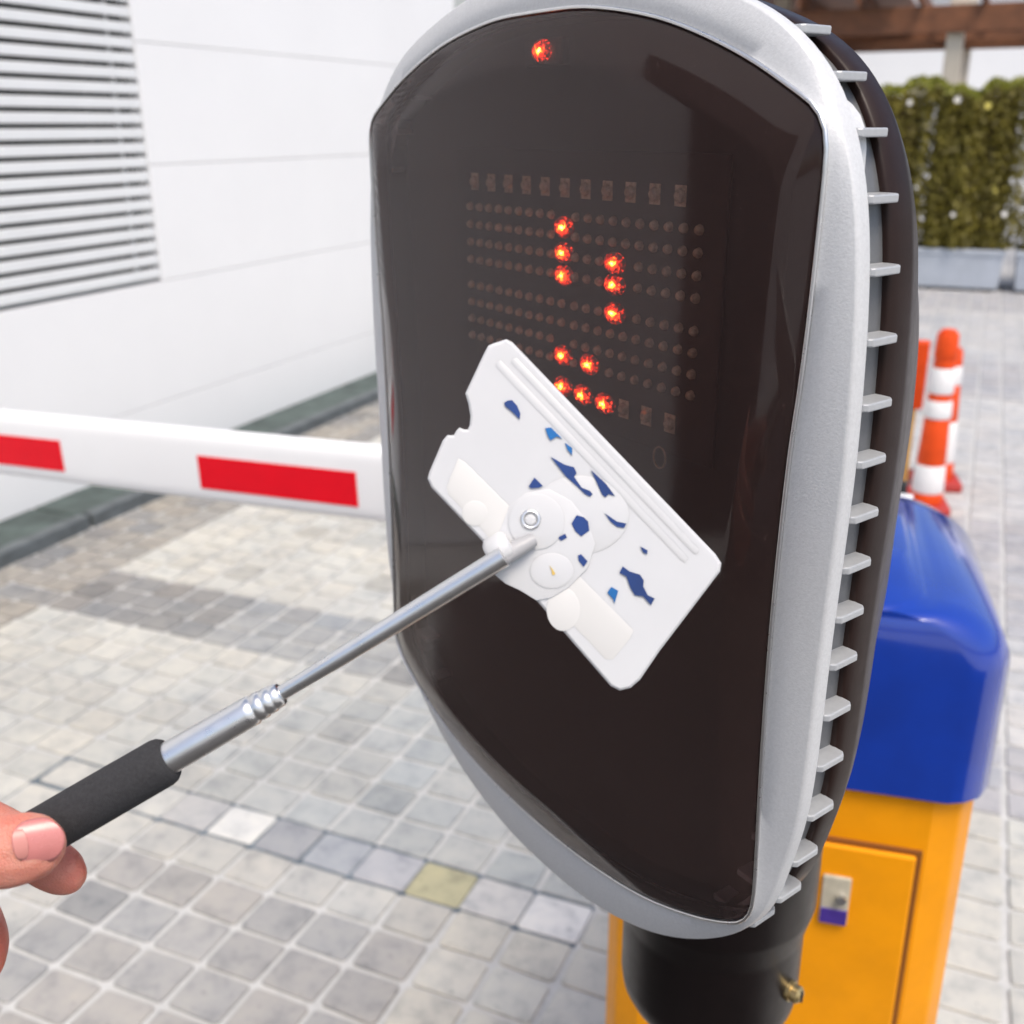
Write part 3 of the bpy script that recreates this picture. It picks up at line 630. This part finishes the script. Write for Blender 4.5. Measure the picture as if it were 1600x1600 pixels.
plate('oval_boss', circ(905, 805, 78, 62), HP-.00022, HP+.001, 'plastic')
plate('bracket', [(796, 790), (822, 770), (858, 764), (892, 782), (918, 815), (930, 850), (918, 888), (888, 918), (862, 934), (838, 938), (812, 922), (790, 912), (772, 897), (758, 874), (760, 856), (776, 842)], HP-.0007, HP+.003, 'plastic')
plate('pivot_disc', circ(838, 815, 44), HP-.0011, HP+.001, 'plastic')
plate('pivot_disc', circ(862, 892, 34, 28), HP-.0010, HP+.001, 'plastic')
plate('pivot_disc', circ(742, 802, 20), HP-.0003, HP+.001, 'cream')
plate('pivot_disc', circ(880, 952, 26, 34), HP-.0003, HP+.001, 'cream')
rg = MB(); rg.tube([F(829+13*math.cos(a), 812+13*math.sin(a), HP-.0012) for a in [i*2*math.pi/24 for i in range(25)]], .0007, 8, False).build('screw_ring', 'steel', tr, smooth=60, world=True)
plate('screw_head', circ(829, 812, 8), HP-.0018, HP-.0009, 'plastic')
marks = [([(793, 626), (800, 625), (808, 634), (813, 646), (812, 655), (800, 643), (789, 634), (788, 629)], 'mark_blue'),
 ([(852, 669), (861, 668), (878, 685), (870, 682), (860, 688), (856, 681)], 'mark_cyan'), ([(883, 692), (894, 700), (894, 711), (887, 703)], 'mark_cyan'),
 ([(861, 714), (882, 726), (897, 730), (901, 739), (897, 745), (909, 762), (922, 767), (926, 772), (922, 776), (914, 772), (902, 760), (885, 745)], 'mark_blue'),
 ([(924, 735), (946, 755), (961, 775), (951, 772), (946, 777), (941, 773)], 'mark_blue'), ([(835, 746), (848, 759), (842, 762), (830, 763), (826, 760)], 'mark_blue'),
 ([(901, 805), (912, 808), (919, 815), (921, 829), (908, 838), (899, 830), (893, 818)], 'mark_blue'), ([(945, 802), (964, 815), (979, 818), (975, 825), (964, 823), (954, 815)], 'mark_blue'),
 ([(871, 840), (883, 834), (886, 840), (877, 845)], 'mark_blue'), ([(903, 868), (908, 866), (918, 877), (912, 886), (904, 876)], 'mark_blue'),
 ([(1001, 854), (1012, 860), (1011, 866), (1005, 863)], 'mark_blue'),
 ([(973, 885), (984, 893), (1000, 898), (1006, 907), (1005, 916), (1012, 930), (1023, 935), (1017, 945), (1005, 932), (992, 930), (985, 918), (979, 901), (968, 895)], 'mark_blue'),
 ([(955, 917), (966, 923), (963, 933), (960, 943), (958, 936), (949, 926)], 'mark_cyan'), ([(859, 884), (864, 890), (868, 897), (863, 899), (862, 892)], 'mark_yellow')]
for i, (pg, m_) in enumerate(marks):
    lift = .0013 if i in (13,) else (.0010 if i in (8, 9, 6) else .0006)
    MB().loft([pl(pg, HP+.0006), pl(pg, HP-lift)]).build('colour_mark', m_, tr, world=True)
# rod, tube, grip
AX = lambda x: 1186+(262-x)*.579 if x < 440 else 1083-(x-440)*.615
def ax(x, d=.3585): return F(x, AX(x), d)
rp = [(432, .3585, .0026), (470, .357, .0027), (530, .3545, .0031), (600, .352, .0032), (700, .3480, .0034), (788, .3440, .0035)]
MB().tube([ax(x, d) for x, d, r in rp], [r for *_, r in rp], 32).build('rod', 'steel', tr, smooth=40, world=True)
cp = [(250, .0056), (300, .0056), (388, .0053), (396, .0052), (398, .0048), (401, .0048), (403, .0050), (411, .0049), (413, .0046), (416, .0046), (418, .0047), (425, .0046), (427, .0043), (429, .0043), (431, .0043), (437, .0041), (440, .0036), (441, .0028)]
MB().tube([ax(x) for x, r in cp], [r for _, r in cp], 36).build('sleeve', 'steel', tr, smooth=50, world=True)
gp = [(-130, .0020), (-128, .0074), (-122, .0083), (0, .0086), (150, .0086), (252, .0085), (259, .0081), (264, .0072), (266, .0054)]
MB().tube([ax(x) for x, r in gp], [r for _, r in gp], 40).build('foam_grip', 'foam', tr, smooth=60, world=True)
MB().tube([F(764, 868, .3492), F(769, 865, .3490), F(792, 851, .3488), F(797, 848, .3488)], [.0040, .0053, .0052, .0040], 28).build('socket', 'plastic', tr, smooth=50, world=True)
MB().tube([F(788, 869, .3480), F(812, 855, .3478), F(834, 843, .3495)], [.0030, .0030, .0022], 24).build('rod_tip', 'rod_ghost', tr, smooth=50, world=True)

# ------------------------------------------------------------------ hand
hd = tag(bpy.data.objects.new('hand', bpy.data.meshes.new('hand')), 'bare hand pinching the black foam handle between thumb and forefinger', 'hand')
col.objects.link(hd); hd.location = F(-200, 1350, .37)
hm = bmesh.new()
def blob(c, ra, rb, axis=None):
    """ellipsoid: radius ra across the view, rb along the view axis"""
    mt = Matrix((RT*ra, UP*ra, FW*rb)).transposed().to_4x4(); mt.translation = c-hd.location
    bmesh.ops.create_icosphere(hm, subdivisions=2, radius=1, matrix=mt)
def limb(P, n=14):
    for x, y, d, ra, rb in smoothpath(P, n): blob(F(x, y, d), ra, rb)
limb([(-420, 1420, .352, .017, .015), (-230, 1385, .335, .0145, .0125), (-80, 1344, .3370, .0128, .0105), (-30, 1334, .3390, .0124, .0090), (20, 1329, .3408, .0122, .0080), (48, 1322, .3420, .0112, .0072), (64, 1318, .3430, .0085, .0058)], 14)
limb([(-400, 1235, .385, .0125, .0115), (-190, 1215, .401, .0112, .0105), (-90, 1262, .3985, .0112, .0098), (10, 1308, .3890, .0102, .0090), (70, 1345, .3790, .0096, .0080), (92, 1358, .3765, .0090, .0074), (103, 1366, .3755, .0076, .0062)], 14)
limb([(-410, 1330, .392, .0125, .0115), (-170, 1345, .4080, .0112, .0105), (-70, 1405, .402, .0104, .0095), (-38, 1450, .392, .0108, .0090), (-32, 1490, .384, .0100, .0082), (-38, 1520, .379, .0078, .006)], 12)
limb([(-430, 1420, .395, .012, .011), (-230, 1430, .409, .0108, .010), (-140, 1490, .402, .010, .009), (-125, 1550, .386, .0092, .008)], 12)
limb([(-450, 1500, .395, .011, .010), (-290, 1520, .408, .0095, .009), (-220, 1575, .400, .0085, .008), (-210, 1620, .388, .0078, .007)], 10)
for a in ([(-400, 1240), (-740, 1420)], [(-410, 1330), (-740, 1470)], [(-430, 1420), (-750, 1520)], [(-450, 1500), (-760, 1560)]):
    limb([(*a[0], .388, .013, .012), ((a[0][0]+a[1][0])/2, (a[0][1]+a[1][1])/2, .385, .017, .014), (*a[1], .385, .018, .016)], 10)
limb([(-420, 1420, .352, .017, .015), (-560, 1460, .368, .019, .017), (-740, 1490, .382, .021, .019)], 10)
limb([(-740, 1490, .384, .027, .020), (-860, 1545, .388, .029, .023), (-1080, 1650, .40, .034, .029), (-1420, 1800, .42, .038, .035)], 14)
hm.to_mesh(hd.data); hm.free(); hd.data.materials.append(M['skin'])
md = hd.modifiers.new('remesh', 'REMESH'); md.mode = 'VOXEL'; md.voxel_size = .0011; md.use_smooth_shade = True
md = hd.modifiers.new('smooth', 'SMOOTH'); md.factor = .5; md.iterations = 5
def nail(c, axx, half_l, half_w, dep, thick, crown, m, name, parent):
    """curved plate: c centre px, axx unit px direction towards the tip"""
    n_, m_ = 14, 12; vs_, fs_ = [], []; ay = (-axx[1], axx[0])
    for i in range(n_+1):
        s_ = -1+2*i/n_
        wv = (1-max(0, s_)**3.2*.62)*(1-max(0, -s_)**3*.45)*half_w
        for j in range(m_+1):
            a = -1+2*j/m_
            ss = s_+.10*(1-a*a)*(-1 if s_ < -.5 else 1)*(abs(s_)-.5 if abs(s_) > .5 else 0)*2
            x = c[0]+axx[0]*ss*half_l+ay[0]*a*wv; y = c[1]+axx[1]*ss*half_l+ay[1]*a*wv
            d = dep+thick*(1-math.sqrt(max(0, 1-(a*wv/half_w*.80)**2)))+crown*ss
            vs_.append(F(x, y, d))
    for i in range(n_):
        for j in range(m_): q = i*(m_+1)+j; fs_.append((q, q+1, q+m_+2, q+m_+1))
    mb = MB().add(vs_, fs_); inv = Vector(parent.location); mb.v = [v-inv for v in mb.v]
    o = mb.build(name, m, parent, smooth=80); so2 = o.modifiers.new('thick', 'SOLIDIFY'); so2.thickness = .0007; so2.offset = 0; return o
nail((60, 1314), (.985, -.17), 38, 35, .33525, .0062, .0024, 'nail', 'thumbnail', hd)
nail((32, 1319), (.985, -.17), 11, 25, .33305, .0040, .0008, 'nail_pale', 'lunula', hd)

M['sleeve'] = mat('sleeve_cloth', (.10, .11, .13), .85, var=.2, vscale=120, bscale=500, bstr=.4, bdist=.001)
sp = [F(-1130, 1672, .402), F(-1180, 1695, .406), F(-1420, 1800, .42), F(-1800, 1960, .44), CAM-RT*.50-UP*.34+FW*.30, CAM-RT*.42-UP*.34+FW*.10, CAM-RT*.27-UP*.27-FW*.06]
sq = smoothpath([tuple(p) for p in sp], 5); sr = smoothpath([(.040,), (.043,), (.046,), (.050,), (.055,), (.060,), (.066,)], 5)
sv = MB().tube(sq, [r[0] for r in sr], 28); sv.v = [v-Vector(hd.location) for v in sv.v]
sv.build('sleeve', 'sleeve', hd, smooth=60)
